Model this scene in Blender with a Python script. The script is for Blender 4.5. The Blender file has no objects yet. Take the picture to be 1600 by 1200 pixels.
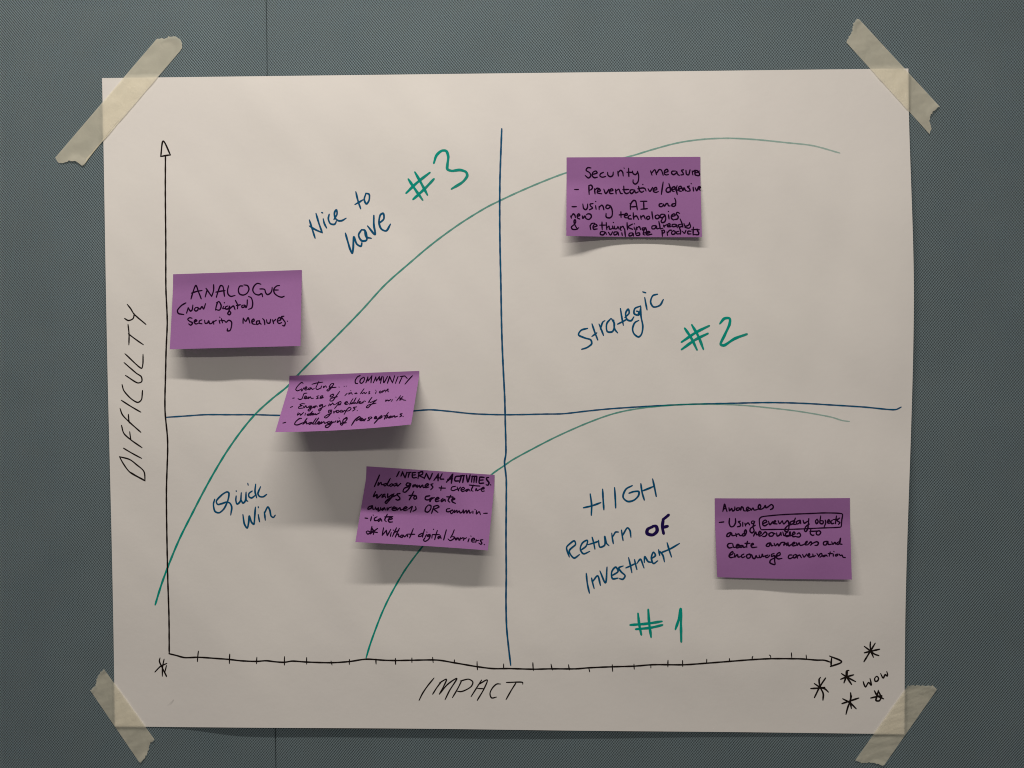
import bpy, math, random
from mathutils import Vector, Matrix

sc = bpy.context.scene
R = math.radians

# ------------------------------------------------------------------ camera
CAM = Vector((0.0, -0.72, 0.0))
YAW, PITCH, ROLL = 0.02582629, -0.02581227, 0.00435652
FPX = 1208.0                                   # focal length in photo pixels (1600 wide)
rot = Matrix.Rotation(YAW, 3, 'Z') @ Matrix.Rotation(PITCH, 3, 'X') @ Matrix.Rotation(ROLL, 3, 'Y')
cd = bpy.data.cameras.new('camera')
cam = bpy.data.objects.new('camera', cd)
sc.collection.objects.link(cam)
cd.sensor_width = 36.0
cd.lens = 36.0 * FPX / 1600.0
cd.clip_start = 0.01
cd.clip_end = 50
cam.matrix_world = Matrix.Translation(CAM) @ (rot @ Matrix.Rotation(math.pi / 2, 3, 'X')).to_4x4()
sc.camera = cam

# ------------------------------------------------------------------ light
w = bpy.data.worlds.new("World")
sc.world = w
w.use_nodes = True
bg = w.node_tree.nodes['Background']
bg.inputs[0].default_value = (1.0, 0.94, 0.88, 1)
bg.inputs[1].default_value = 0.09              # the room's bounced light

def tube_lamp(x, y, z, length, width, power, col):
    ld = bpy.data.lights.new('ceiling_lamp', 'AREA')
    ld.shape = 'RECTANGLE'
    ld.size, ld.size_y = length, width
    ld.energy = power
    ld.color = col
    o = bpy.data.objects.new('ceiling_lamp', ld)
    sc.collection.objects.link(o)
    o.location = (x, y, z)
    return o
WARM = (1.0, 0.912, 0.800)
tube_lamp(-0.20, -0.59, 0.91, 1.00, 0.045, 12.1, WARM)   # near row of ceiling tubes
tube_lamp(0.20, -2.20, 0.91, 1.90, 0.09, 25.5, WARM)   # second row further back

sc.view_settings.view_transform = 'Standard'
sc.view_settings.look = 'None'
sc.view_settings.exposure = 0.06
sc.view_settings.gamma = 1.0
sc.render.engine = 'CYCLES'
sc.cycles.filter_width = 1.05

# ------------------------------------------------------------------ helpers
def ray(px, py, h=0.0):
    """point h metres in front of the wall (plane y = 0) seen at photo pixel px, py"""
    d = rot @ Vector(((px - 800.0) / FPX, 1.0, -(py - 600.0) / FPX))
    k = (-h - CAM.y) / d.y
    return CAM + d * k

def sstep(x):
    x = max(0.0, min(1.0, x))
    return x * x * (3 - 2 * x)

def tag(o, **kw):
    for k, v in kw.items():
        o['category' if k == 'cat' else k] = v

def link_mesh(name, verts, faces, mat, parent=None, smooth=True):
    me = bpy.data.meshes.new(name)
    me.from_pydata([tuple(v) for v in verts], [], faces)
    me.materials.append(mat)
    if smooth:
        me.polygons.foreach_set('use_smooth', [True] * len(me.polygons))
    me.update()
    o = bpy.data.objects.new(name, me)
    sc.collection.objects.link(o)
    if parent:
        o.parent = parent
        o.matrix_parent_inverse = parent.matrix_world.inverted()
    return o

# ------------------------------------------------------------------ materials
def new_mat(name):
    m = bpy.data.materials.new(name)
    m.use_nodes = True
    nt = m.node_tree
    return m, nt, nt.nodes['Principled BSDF']

def N(nt, kind, **ins):
    n = nt.nodes.new(kind)
    for k, v in ins.items():
        if k in n.inputs:
            n.inputs[k].default_value = v
        else:
            setattr(n, k, v)
    return n

def math_node(nt, op, a, b=None, c=None):
    n = nt.nodes.new('ShaderNodeMath')
    n.operation = op
    for i, v in enumerate((a, b, c)):
        if v is None:
            continue
        if isinstance(v, (int, float)):
            n.inputs[i].default_value = v
        else:
            nt.links.new(v, n.inputs[i])
    return n.outputs[0]

def mix_col(nt, fac, a, b, mode='MIX'):
    n = nt.nodes.new('ShaderNodeMix')
    n.data_type = 'RGBA'
    n.blend_type = mode
    for i, v in ((0, fac), (6, a), (7, b)):
        if isinstance(v, (int, float)):
            n.inputs[i].default_value = v
        elif isinstance(v, tuple):
            n.inputs[i].default_value = v if len(v) == 4 else v + (1,)
        else:
            nt.links.new(v, n.inputs[i])
    return n.outputs[2]

def noise(nt, vec, scale, detail=2.0, rough=0.5, dist=0.0):
    n = N(nt, 'ShaderNodeTexNoise', Scale=scale, Detail=detail, Roughness=rough, Distortion=dist)
    nt.links.new(vec, n.inputs['Vector'])
    return n.outputs['Fac']

def geo_pos(nt):
    return nt.nodes.new('ShaderNodeNewGeometry').outputs['Position']

# woven acoustic fabric: staggered pinholes, diagonal floats that change direction
fabric, nt, p = new_mat('woven_fabric')
pos = geo_pos(nt)
wob = N(nt, 'ShaderNodeTexNoise', Scale=45.0, Detail=3.0)
nt.links.new(pos, wob.inputs['Vector'])
vm = N(nt, 'ShaderNodeVectorMath', operation='MULTIPLY_ADD')
nt.links.new(wob.outputs['Color'], vm.inputs[0])
vm.inputs[1].default_value = (0.0016, 0.0, 0.0016)
nt.links.new(pos, vm.inputs[2])
sep = nt.nodes.new('ShaderNodeSeparateXYZ')
nt.links.new(vm.outputs[0], sep.inputs[0])
u = math_node(nt, 'MULTIPLY', sep.outputs['X'], 2 * math.pi / 0.00246)
v = math_node(nt, 'MULTIPLY', sep.outputs['Z'], 2 * math.pi / 0.00292)
d1 = math_node(nt, 'COSINE', math_node(nt, 'ADD', u, v))
d2 = math_node(nt, 'COSINE', math_node(nt, 'SUBTRACT', u, v))
k = noise(nt, pos, 9.0, 4.0, 0.6)
kr = N(nt, 'ShaderNodeMapRange')
nt.links.new(k, kr.inputs[0])
kr.inputs[1].default_value = 0.35
kr.inputs[2].default_value = 0.65
kr.inputs[3].default_value = 0.36
kr.inputs[4].default_value = 0.64
sp2 = nt.nodes.new('ShaderNodeSeparateXYZ')
nt.links.new(pos, sp2.inputs[0])
k2 = math_node(nt, 'ADD', math_node(nt, 'MULTIPLY', sp2.outputs['X'], 0.22), math_node(nt, 'MULTIPLY', sp2.outputs['Z'], -0.55))
kk = math_node(nt, 'ADD', kr.outputs[0], k2)
kk = math_node(nt, 'MINIMUM', math_node(nt, 'MAXIMUM', kk, 0.08), 0.92)
weave = math_node(nt, 'ADD', math_node(nt, 'MULTIPLY', d1, math_node(nt, 'SUBTRACT', 1.0, kk)),
                  math_node(nt, 'MULTIPLY', d2, kk))          # -1 .. 1
thread = noise(nt, pos, 900.0, 2.0, 0.7)
wv = math_node(nt, 'ADD', math_node(nt, 'MULTIPLY_ADD', weave, -0.43, 0.50),
               math_node(nt, 'MULTIPLY_ADD', thread, 0.7, -0.35))
blot = noise(nt, pos, 14.0, 3.0, 0.55)
base = mix_col(nt, wv, (0.000, 0.002, 0.004), (0.240, 0.332, 0.385))
hue = noise(nt, pos, 40.0, 2.0, 0.5)
base = mix_col(nt, math_node(nt, 'MULTIPLY', hue, 0.30), base, (0.150, 0.165, 0.160))
hsv = N(nt, 'ShaderNodeHueSaturation')
nt.links.new(base, hsv.inputs['Color'])
nt.links.new(math_node(nt, 'MULTIPLY_ADD', blot, 0.22, 0.89), hsv.inputs['Value'])
nt.links.new(hsv.outputs[0], p.inputs['Base Color'])
p.inputs['Roughness'].default_value = 0.9
p.inputs['Specular IOR Level'].default_value = 0.2
bm_ = N(nt, 'ShaderNodeBump', Strength=0.35, Distance=0.0003)
nt.links.new(wv, bm_.inputs['Height'])
nt.links.new(bm_.outputs[0], p.inputs['Normal'])

# flip chart paper
paper_mat, nt, p = new_mat('chart_paper')
pos = geo_pos(nt)
n1 = noise(nt, pos, 7.0, 3.0, 0.55)
n2 = noise(nt, pos, 160.0, 4.0, 0.65)
col = mix_col(nt, n1, (0.755, 0.735, 0.735), (0.800, 0.785, 0.765))
col = mix_col(nt, math_node(nt, 'MULTIPLY', n2, 0.16), col, (0.66, 0.65, 0.66))
nt.links.new(col, p.inputs['Base Color'])
p.inputs['Roughness'].default_value = 0.72
p.inputs['Specular IOR Level'].default_value = 0.22
b1 = N(nt, 'ShaderNodeBump', Strength=0.5, Distance=0.0006)
nt.links.new(noise(nt, pos, 30.0, 4.0, 0.6), b1.inputs['Height'])
b2 = N(nt, 'ShaderNodeBump', Strength=0.25, Distance=0.0001)
nt.links.new(n2, b2.inputs['Height'])
nt.links.new(b1.outputs[0], b2.inputs['Normal'])
nt.links.new(b2.outputs[0], p.inputs['Normal'])

# purple sticky note paper
note_mat, nt, p = new_mat('purple_note_paper')
pos = geo_pos(nt)
n1 = noise(nt, pos, 25.0, 3.0, 0.55)
n2 = noise(nt, pos, 420.0, 3.0, 0.7)
col = mix_col(nt, n1, (0.302, 0.131, 0.360), (0.334, 0.149, 0.384))
col = mix_col(nt, math_node(nt, 'MULTIPLY', n2, 0.30), col, (0.215, 0.100, 0.250))
nt.links.new(col, p.inputs['Base Color'])
p.inputs['Roughness'].default_value = 0.75
p.inputs['Specular IOR Level'].default_value = 0.2
b1 = N(nt, 'ShaderNodeBump', Strength=0.4, Distance=0.0005)
nt.links.new(noise(nt, pos, 45.0, 3.0, 0.55), b1.inputs['Height'])
nt.links.new(b1.outputs[0], p.inputs['Normal'])

# masking tape, lets some of what lies under it through
tape_mat, nt, p = new_mat('masking_tape_paper')
pos = geo_pos(nt)
tc = nt.nodes.new('ShaderNodeTexCoord')
n1 = noise(nt, pos, 60.0, 4.0, 0.65)
n2 = noise(nt, pos, 700.0, 3.0, 0.7)
col = mix_col(nt, n1, (0.90, 0.87, 0.73), (0.97, 0.94, 0.80))
col = mix_col(nt, math_node(nt, 'MULTIPLY', n2, 0.35), col, (0.80, 0.77, 0.65))
nt.links.new(col, p.inputs['Base Color'])
p.inputs['Roughness'].default_value = 0.55
p.inputs['Specular IOR Level'].default_value = 0.35
b1 = N(nt, 'ShaderNodeBump', Strength=0.8, Distance=0.0006)
nt.links.new(noise(nt, pos, 120.0, 5.0, 0.65, 0.6), b1.inputs['Height'])
nt.links.new(b1.outputs[0], p.inputs['Normal'])
tr = N(nt, 'ShaderNodeBsdfTransparent')
tr.inputs[0].default_value = (1.0, 0.975, 0.90, 1)
tl = N(nt, 'ShaderNodeBsdfTranslucent')
tl.inputs[0].default_value = (1.0, 0.975, 0.88, 1)
m0 = N(nt, 'ShaderNodeMixShader')
m0.inputs[0].default_value = 0.55
nt.links.new(tr.outputs[0], m0.inputs[1])
nt.links.new(tl.outputs[0], m0.inputs[2])
ms = N(nt, 'ShaderNodeMixShader')
nt.links.new(math_node(nt, 'MULTIPLY_ADD', n1, 0.26, 0.32), ms.inputs[0])
nt.links.new(m0.outputs[0], ms.inputs[1])
nt.links.new(p.outputs[0], ms.inputs[2])
nt.links.new(ms.outputs[0], nt.nodes['Material Output'].inputs['Surface'])

def ink(name, col, streak=0.25, rough=0.5):
    m, nt, p = new_mat(name)
    p.inputs['Base Color'].default_value = col + (1,)
    p.inputs['Roughness'].default_value = rough
    p.inputs['Specular IOR Level'].default_value = 0.06
    at = N(nt, 'ShaderNodeAttribute')
    at.attribute_name = 'ink_density'
    pos = geo_pos(nt)
    n = noise(nt, pos, 420.0, 3.0, 0.7)
    n3 = noise(nt, pos, 90.0, 1.0, 0.5)
    f = math_node(nt, 'ADD', math_node(nt, 'MULTIPLY_ADD', n, streak * 1.6, 1.0 - streak * 0.8),
                  math_node(nt, 'MULTIPLY_ADD', n3, streak, -streak * 0.5))
    f = math_node(nt, 'MULTIPLY', f, at.outputs['Fac'])
    f = math_node(nt, 'MINIMUM', f, 1.0)
    tr = N(nt, 'ShaderNodeBsdfTransparent')
    ms = N(nt, 'ShaderNodeMixShader')
    nt.links.new(f, ms.inputs[0])
    nt.links.new(tr.outputs[0], ms.inputs[1])
    nt.links.new(p.outputs[0], ms.inputs[2])
    nt.links.new(ms.outputs[0], nt.nodes['Material Output'].inputs['Surface'])
    return m
INK = {
    'black': ink('black_marker_ink', (0.012, 0.008, 0.007), 0.15),
    'thin':  ink('black_fineliner_ink', (0.014, 0.010, 0.009), 0.15),
    'green': ink('green_marker_ink', (0.000, 0.320, 0.260), 0.28),
    'blue':  ink('blue_marker_ink', (0.001, 0.085, 0.205), 0.28),
    'violet': ink('violet_marker_ink', (0.013, 0.004, 0.080), 0.1),
    'pen':   ink('dark_pen_ink', (0.012, 0.001, 0.016), 0.05, 0.95),
}

# ------------------------------------------------------------------ fabric wall
seam_top, seam_bot = ray(417.5, 60), ray(429.5, 1180)
seam_x = 0.5 * (seam_top.x + seam_bot.x)
wall = link_mesh('wall', [(-4.0, 0.012, -2.2), (4.0, 0.012, -2.2), (4.0, 0.012, 2.2), (-4.0, 0.012, 2.2),
                          (-4.0, 0.05, -2.2), (4.0, 0.05, -2.2), (4.0, 0.05, 2.2), (-4.0, 0.05, 2.2)],
                 [(0, 1, 2, 3), (7, 6, 5, 4), (0, 4, 5, 1), (1, 5, 6, 2), (2, 6, 7, 3), (3, 7, 4, 0)],
                 fabric, smooth=False)
tag(wall, kind='structure')

def panel(x0, x1, round_side):
    """fabric wrapped board, its edge rolled back into the seam"""
    prof = []
    r = 0.0012
    n = 7
    left = [(x0 + r - r * math.cos(a), r - r * math.sin(a)) for a in [i * math.pi / 2 / n for i in range(n + 1)]]
    right = [(x1 - r + r * math.cos(a), r - r * math.sin(a)) for a in [math.pi / 2 - i * math.pi / 2 / n for i in range(n + 1)]]
    prof = [(x0, 0.0118)] + left + [(x0 + (x1 - x0) * i / 30, 0.0) for i in range(1, 30)] + right + [(x1, 0.0118)]
    zs = [-2.2 + 4.4 * i / 110 for i in range(111)]
    rng = random.Random(int(x1 * 100))
    wig = {}
    for zi in range(len(zs)):
        wig[zi] = rng.uniform(-0.00018, 0.00018)
    V, F = [], []
    for zi, z in enumerate(zs):
        for k, (x, y) in enumerate(prof):
            dx = wig[zi] if (k < 9 and round_side == 'l') or (k > len(prof) - 10 and round_side == 'r') else 0.0
            V.append((x + dx, y, z))
    m = len(prof)
    for zi in range(len(zs) - 1):
        for k in range(m - 1):
            a = zi * m + k
            F.append((a, a + 1, a + m + 1, a + m))
    return link_mesh('fabric_panel', V, F, fabric, wall)
panel(-4.0, seam_x - 0.0001, 'r')
panel(seam_x + 0.0001, 4.0, 'l')

# ------------------------------------------------------------------ the big sheet
PC = ((159, 122), (1419, 107), (1413, 1147), (180, 1135))      # corners
rng = random.Random(11)
WAVES = []
for i in range(13):
    lam = rng.choice([70, 95, 130, 180, 240, 330]) * rng.uniform(0.85, 1.15)
    a = rng.uniform(0, math.pi)
    WAVES.append((2 * math.pi / lam * math.cos(a), 2 * math.pi / lam * math.sin(a), rng.uniform(0, 6.28), 0.0000011 * lam))

def paper_h(px, py):
    s = (px - 165) / 1250.0
    t = (py - 115) / 1028.0
    h = 0.0009
    edge = 1.0
    for cx, cy in PC:
        d = math.hypot(px - cx, py - cy)
        edge *= sstep((d - 60) / 200.0)
    wv = 0.0
    for kx, ky, ph, am in WAVES:
        wv += am * math.sin(kx * px + ky * py + ph)
    h += edge * (0.0030 + wv) * (1 - 0.85 * sstep((t - 0.86) / 0.14))
    # the bottom edge bows away from the wall, most in its left half
    bow = sstep((s - 0.08) / 0.10) * (1 - 0.72 * sstep((s - 0.45) / 0.45)) * sstep((0.985 - s) / 0.08)
    h += 0.0042 * bow * sstep((t - 0.72) / 0.30) ** 1.3
    h += 0.0016 * sstep((s - 0.90) / 0.10) * max(0.0, math.sin(math.pi * min(1, max(0, t)))) ** 0.6
    h += 0.0007 * math.exp(-((px - 276) / 16.0) ** 2) * sstep((t - 0.55) / 0.3) * edge
    return h

def bil(q, s, t):
    (x0, y0), (x1, y1), (x2, y2), (x3, y3) = q
    return ((1 - s) * (1 - t) * x0 + s * (1 - t) * x1 + s * t * x2 + (1 - s) * t * x3,
            (1 - s) * (1 - t) * y0 + s * (1 - t) * y1 + s * t * y2 + (1 - s) * t * y3)

def grid(name, nx, ny, fn, mat, parent=None, thick=0.00018):
    V = [fn(i / nx, j / ny) for j in range(ny + 1) for i in range(nx + 1)]
    F = []
    for j in range(ny):
        for i in range(nx):
            a = j * (nx + 1) + i
            F.append((a, a + nx + 1, a + nx + 2, a + 1))
    nf = len(F)
    if thick:                                   # a back face and a flat cut rim
        n = len(V)
        V += [p + Vector((0, thick, 0)) for p in V]
        F += [(d + n, c + n, b + n, a + n) for a, b, c, d in F]
        m = nx + 1
        ring = list(range(nx)) + [nx + m * j for j in range(ny)] + [ny * m + nx - i for i in range(nx)] + [m * (ny - j) for j in range(ny)]
        F += [(ring[i], ring[(i + 1) % len(ring)], ring[(i + 1) % len(ring)] + n, ring[i] + n) for i in range(len(ring))]
    o = link_mesh(name, V, F, mat, parent)
    if thick:
        o.data.polygons.foreach_set('use_smooth', [i < 2 * nf for i in range(len(F))])
        rs = set(ring)
        for e in o.data.edges:
            a, b = e.vertices
            if (a in rs or a - n in rs) and (b in rs or b - n in rs):
                e.use_edge_sharp = True
    return o

def sheet_pt(s, t):
    px, py = bil(PC, s, t)
    # slightly uneven hand cut edges
    px += 0.5 * math.sin(t * 9.0 + 1.0) * (1 if s in (0, 1) else 0)
    # the right edge bellies outwards, the bottom edge sags a touch upwards
    px += sstep((s - 0.75) / 0.25) * 11.5 * sstep(t / 0.36) * (1 - sstep((t - 0.36) / 0.50)) * (1 if t < 0.86 else 0)
    py += sstep((t - 0.8) / 0.2) * (1.6 * math.sin(s * 13) * s * (1 - s) - 8 * s * s * (1 - s) * (1 - s) * 1.5)
    return ray(px, py, paper_h(px, py))
sheet = grid('paper_sheet', 230, 190, sheet_pt, paper_mat)
tag(sheet, cat='paper sheet', label='large white flip chart sheet with hand-drawn difficulty and impact chart, taped to grey wall')

# ------------------------------------------------------------------ handwriting
def parse(s):
    out = []
    for st in s.split(';'):
        pts = [tuple(float(a) for a in q.split(',')) for q in st.split()]
        if pts:
            out.append(pts)
    return out

def smooth_line(P, step):
    if len(P) == 1:
        P = [P[0], (P[0][0] + 0.4, P[0][1] + 0.3)]
    if len(P) == 2:
        n = max(2, int(math.dist(P[0], P[1]) / step))
        # a hand never draws quite straight
        dx, dy = P[1][0] - P[0][0], P[1][1] - P[0][1]
        L = math.hypot(dx, dy) or 1
        b = 0.012 * L
        return [(P[0][0] + dx * i / n - dy / L * b * math.sin(math.pi * i / n),
                 P[0][1] + dy * i / n + dx / L * b * math.sin(math.pi * i / n)) for i in range(n + 1)]
    Q = [(2 * P[0][0] - P[1][0], 2 * P[0][1] - P[1][1])] + P + [(2 * P[-1][0] - P[-2][0], 2 * P[-1][1] - P[-2][1])]
    out = []
    for i in range(1, len(Q) - 2):
        p0, p1, p2, p3 = Q[i - 1:i + 3]
        seg = math.dist(p1, p2)
        # limit tangents so short turns do not overshoot
        def tang(a, b, c):
            la, lb = math.dist(a, b) or 1e-6, math.dist(b, c) or 1e-6
            k = min(seg, la, lb) if seg else 0
            vx = (b[0] - a[0]) / la + (c[0] - b[0]) / lb
            vy = (b[1] - a[1]) / la + (c[1] - b[1]) / lb
            return vx * 0.5 * seg * min(1.0, 0.35 + 0.65 * k / max(seg, 1e-6)), vy * 0.5 * seg * min(1.0, 0.35 + 0.65 * k / max(seg, 1e-6))
        t1, t2 = tang(p0, p1, p2), tang(p1, p2, p3)
        n = max(2, int(seg / step))
        for j in range(n):
            t = j / n
            a, b = 2 * t**3 - 3 * t**2 + 1, t**3 - 2 * t**2 + t
            c, d = -2 * t**3 + 3 * t**2, t**3 - t**2
            out.append((a * p1[0] + b * t1[0] + c * p2[0] + d * t2[0], a * p1[1] + b * t1[1] + c * p2[1] + d * t2[1]))
    out.append(P[-1])
    return out

stroke_no = 0
def write(name, label, colour, width, region, data, parent, hfun, dens=(1.0, 1.0), taper=0.7, step=1.1, thin=1.0):
    """pen strokes as crowned ribbons of ink lying on the paper; dens runs along each stroke"""
    global stroke_no
    x0, y0, k = region
    V, F, D = [], [], []
    for pts in parse(data):
        stroke_no += 1
        P = smooth_line([(x0 + x / k, y0 + y / k) for x, y in pts], step)
        n = len(P)
        base = 0.00006 + 0.000009 * (stroke_no % 9)
        rg = random.Random(stroke_no)
        ph = rg.uniform(0, 6)
        nrm = []
        for i in range(n):
            a, b = P[max(0, i - 1)], P[min(n - 1, i + 1)]
            dx, dy = b[0] - a[0], b[1] - a[1]
            L = math.hypot(dx, dy) or 1
            nrm.append((-dy / L, dx / L, dx / L, dy / L))
        rows = []
        hw = width * 0.5
        for i in range(n):
            e = min(i, n - 1 - i) * step / max(width, 0.1)
            wd = hw * (1 + (thin - 1) * i / max(1, n - 1)) * (taper + (1 - taper) * min(1.0, e / 1.6)) * (1 + 0.09 * math.sin(i * 0.33 * step + ph))
            if i == 0 or i == n - 1:      # a round nib: start narrow, one nib radius out
                sg = -1 if i == 0 else 1
                rows.append((P[i][0] + sg * nrm[i][2] * hw * 0.75, P[i][1] + sg * nrm[i][3] * hw * 0.75, nrm[i], wd * 0.42, i))
                if i == 0:
                    rows.append((P[i][0], P[i][1], nrm[i], wd, i))
                else:
                    rows.insert(-1, (P[i][0], P[i][1], nrm[i], wd, i))
            else:
                rows.append((P[i][0], P[i][1], nrm[i], wd, i))
        start = len(V)
        for (cx, cy, nn, wd, i) in rows:
            f = i / max(1, n - 1)
            dn = dens[0] + (dens[1] - dens[0]) * f
            for q in (-1, 0, 1):
                X, Y = cx + nn[0] * wd * q, cy + nn[1] * wd * q
                V.append(ray(X, Y, hfun(X, Y) + base + 0.00004 * f + (0.00004 if q == 0 else 0)))
                D.append(dn)
        for i in range(len(rows) - 1):
            for q in range(2):
                a = start + 3 * i + q
                F.append((a, a + 3, a + 4, a + 1))
    o = link_mesh(name, V, F, INK[colour], parent)
    # make every face look at the room
    me = o.data
    at = me.attributes.new('ink_density', 'FLOAT', 'POINT')
    at.data.foreach_set('value', D)
    if label:
        o['label'] = label
    return o

FULL = (0, 0, 1)
def pw(name, label, colour, width, region, data, **kw):
    if colour in ('blue', 'green'):
        width *= 1.08
    return write(name, label, colour, width, region, data, sheet, paper_h, **kw)

pw('axis_line', 'upright black axis line', 'black', 2.5, FULL, "258.5,243 258.3,300 259,380 259.2,450 261.3,503 259.6,545 258.7,583 257.8,640 261.9,690 260,770 262,900 264,965 264.4,1021")
pw('arrowhead', 'open arrowhead on top of the upright axis', 'black', 2.5, FULL, "266.3,242 251,244.5; 251.2,244 255,220.5 266.3,242")
pw('axis_line', 'level black axis line', 'black', 2.5, FULL,
   "264,1021.4 275,1024 288,1027.4 310,1027 335,1028.6 358.8,1030.4 376,1032.4 401,1033.4 416,1032.4 430,1034 444,1034.8 456,1033 479.2,1034.4 518,1035.4 546,1033.6 572,1030 600,1031.6 618,1032 644,1031.6 684,1031.4 710,1035.6 745.6,1041.6 770,1044.6 796,1044.6 833,1045.6 862,1045 900,1045 920,1043.4 957,1041.8 991,1040.8 1020,1038.6 1070,1038.6 1104,1036.2 1140,1033.4 1176,1030.6 1204,1029.2 1250,1029.4 1260,1030 1276,1031.4 1288,1031.6 1297,1034.4")
W8 = (1230, 980, 8)
pw('arrowhead', 'open arrowhead at the right end of the level axis', 'black', 2.6, W8, "530,360 680,432 540,492; 556,378 548,490")
for reg, data in (((240, 980, 5), "350,187 342,268;595,210 592,283;807,235 804,285;1023,230 1022,295;1196,237 1196,288;1386,265 1394,295;1530,252 1529,290"),
                  ((540, 980, 5), "237,248 238,287;389,243 391,290;518,240 518,275;680,235 684,275;850,255 850,278;1027,268 1030,332;1235,287 1235,320;1463,277 1467,338"),
                  ((840, 980, 5), "105,288 115,333;242,293 248,333;400,318 407,348;583,293 587,345;753,288 755,327;885,297 885,318;1019,258 1018,310;1133,260 1134,307;1322,250 1321,281;1499,245 1499,268"),
                  ((1100, 980, 5), "382,228 377,236 377,250;510,217 520,224 522,240;683,200 686,237;798,217 801,245")):
    for st in data.split(';'):
        pw('tick_mark', None, 'black', 2.0, reg, st)

for lab, dat in (("asterisk with a long lower left ray, highest of the group", "1040,185 1038,240 1045,300;1100,200 1045,290 960,430;965,240 1045,305 1078,375;965,320 1045,300 1155,275;1050,300 1090,335 1145,355"),
                 ("asterisk just below the arrow tip", "770,540 742,548 735,620 710,695;680,580 740,620 855,680;830,595 745,620 670,650;740,560 745,620 805,715;750,545 752,600"),
                 ("widest asterisk, at the left of the group", "415,628 400,650 405,740;480,635 410,740 340,880;340,705 410,750 470,770 515,810;295,767 470,752;410,750 450,830 447,912"),
                 ("lowest asterisk with a thick centre", "793,820 795,870 785,930;895,885 790,920 685,955;695,895 785,945 862,1018;785,930 755,1010 735,1088;790,920 802,1015;806,860 780,940"),
                 ("small scribbled asterisk under the word WOW", "1090,795 1130,860 1205,895;1140,790 1120,870 1110,915 1150,920 1185,860;1045,885 1130,865 1180,855;1140,800 1190,890;1105,820 1135,850")):
    pw('asterisk', lab, 'black', 2.7, W8, dat)
pw('asterisk', 'scratchy asterisk below the foot of the upright axis', 'black', 2.2, (240, 980, 5), "50,240 45,265 62,305 85,350 100,385;82,250 70,310 68,382;10,350 55,305 103,283;100,300 92,335 88,350;70,322 84,350 102,380")
pw('handwritten_word', 'WOW in small black capitals', 'black', 2.4, W8, "950,680 965,725 980,747 1000,715 1018,690 1050,725 1045,680 1035,640;1115,613 1094,640 1100,675 1128,672 1142,640 1125,615 1110,616;1168,580 1200,635 1225,592 1250,612 1255,590 1245,555")
pw('handwritten_word', 'DIFFICULTY in black capitals running up the left margin', 'thin', 2.1, (160, 450, 3.75),
   "145,95 165,120 185,152 255,213;186,150 180,178 152,190 130,178;150,213 156,270 155,333;152,268 240,332;132,385 230,470 237,445 238,388;127,437 200,500 228,520 230,548 208,556 135,512;"
   "115,565 125,600 170,650 208,670 228,655 235,600;110,657 225,727;103,705 117,742 160,787 225,845;152,740 157,790;112,805 125,850 165,888 232,935;160,842 167,890;123,938 230,998;100,988 120,1025 160,1078 250,1130;250,1130 243,1075 200,1035 160,1005 100,988;165,1080 248,1127")
pw('handwritten_word', 'IMPACT in slanted black capitals under the level axis', 'thin', 2.1, (640, 1040, 8),
   "305,155 220,260 160,350 118,435;288,357 340,275 400,195;375,215 460,170 430,250 372,357;372,355 480,230 590,160 500,310 443,425;650,190 600,290 535,400;635,192 740,170 790,205 770,260 690,310 640,325 598,320;"
   "900,180 830,290 768,388;855,240 970,180 930,290 845,435;850,285 930,288;1138,230 1090,230 1035,280 1005,350 1025,403 1085,393;1210,210 1415,212 1413,230;1330,215 1270,310 1205,425")

# blue lines and green curves
pw('divider_line', 'upright dark blue line halving the chart', 'blue', 2.6, FULL,
   "784,201 782.5,240 781.2,280 780.8,320 781.2,380 782.5,440 784,520 786,570 788.5,620 789.5,660 790.3,710 788.3,722 790,738 791,749 791,785 790.6,840 791,897 790.6,940 791.6,980 794.5,1010 798,1039.5", dens=(0.95, 0.9))
pw('divider_line', 'level dark blue line crossing the chart', 'blue', 2.3, FULL,
   "260,652 290,650 320,648 360,648 400,648 437,649 500,648 570,645 646,642 672,640.3 700,642.5 740,646.5 790,648 850,647 880,646.4 915,642.5 950,639 1020,634.4 1080,631.6 1140,630.2 1200,629 1250,630 1300,632.8 1350,636 1400,639.8 1408,636", dens=(0.85, 0.9))
pw('curve_line', 'long green curve climbing from the lower left to the upper right', 'green', 3.0, FULL,
   "242.5,945 252,914 263,884 280,843 300,803 317,770 333.5,740 354,706 378,672 400,646 424,624 451,602 470,581 498,553 530,521 565,485 601.6,445 640,411 675.6,381 718,350 760,324 780,314 810,300 845,285 883,270.5 930,257 987,243.5 1020,233.5 1060,223 1100,217.5 1140,216 1180,218 1230,223 1270,227.6 1312,239", dens=(0.95, 0.33), thin=0.76)
pw('curve_line', 'lower green curve rising out of the level axis', 'green', 2.7, FULL,
   "572,1028 578,1008 588,980 598,955 610,930 632,892 657,858 705,800 770,739.8 787,728 800,719 830,702.5 870,682 920,660 960,646 1000,638 1060,632.4 1100,631.4 1150,632.6 1200,637 1250,643 1300,652 1316,657 1327,658.5", dens=(0.95, 0.33), thin=0.76)

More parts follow.
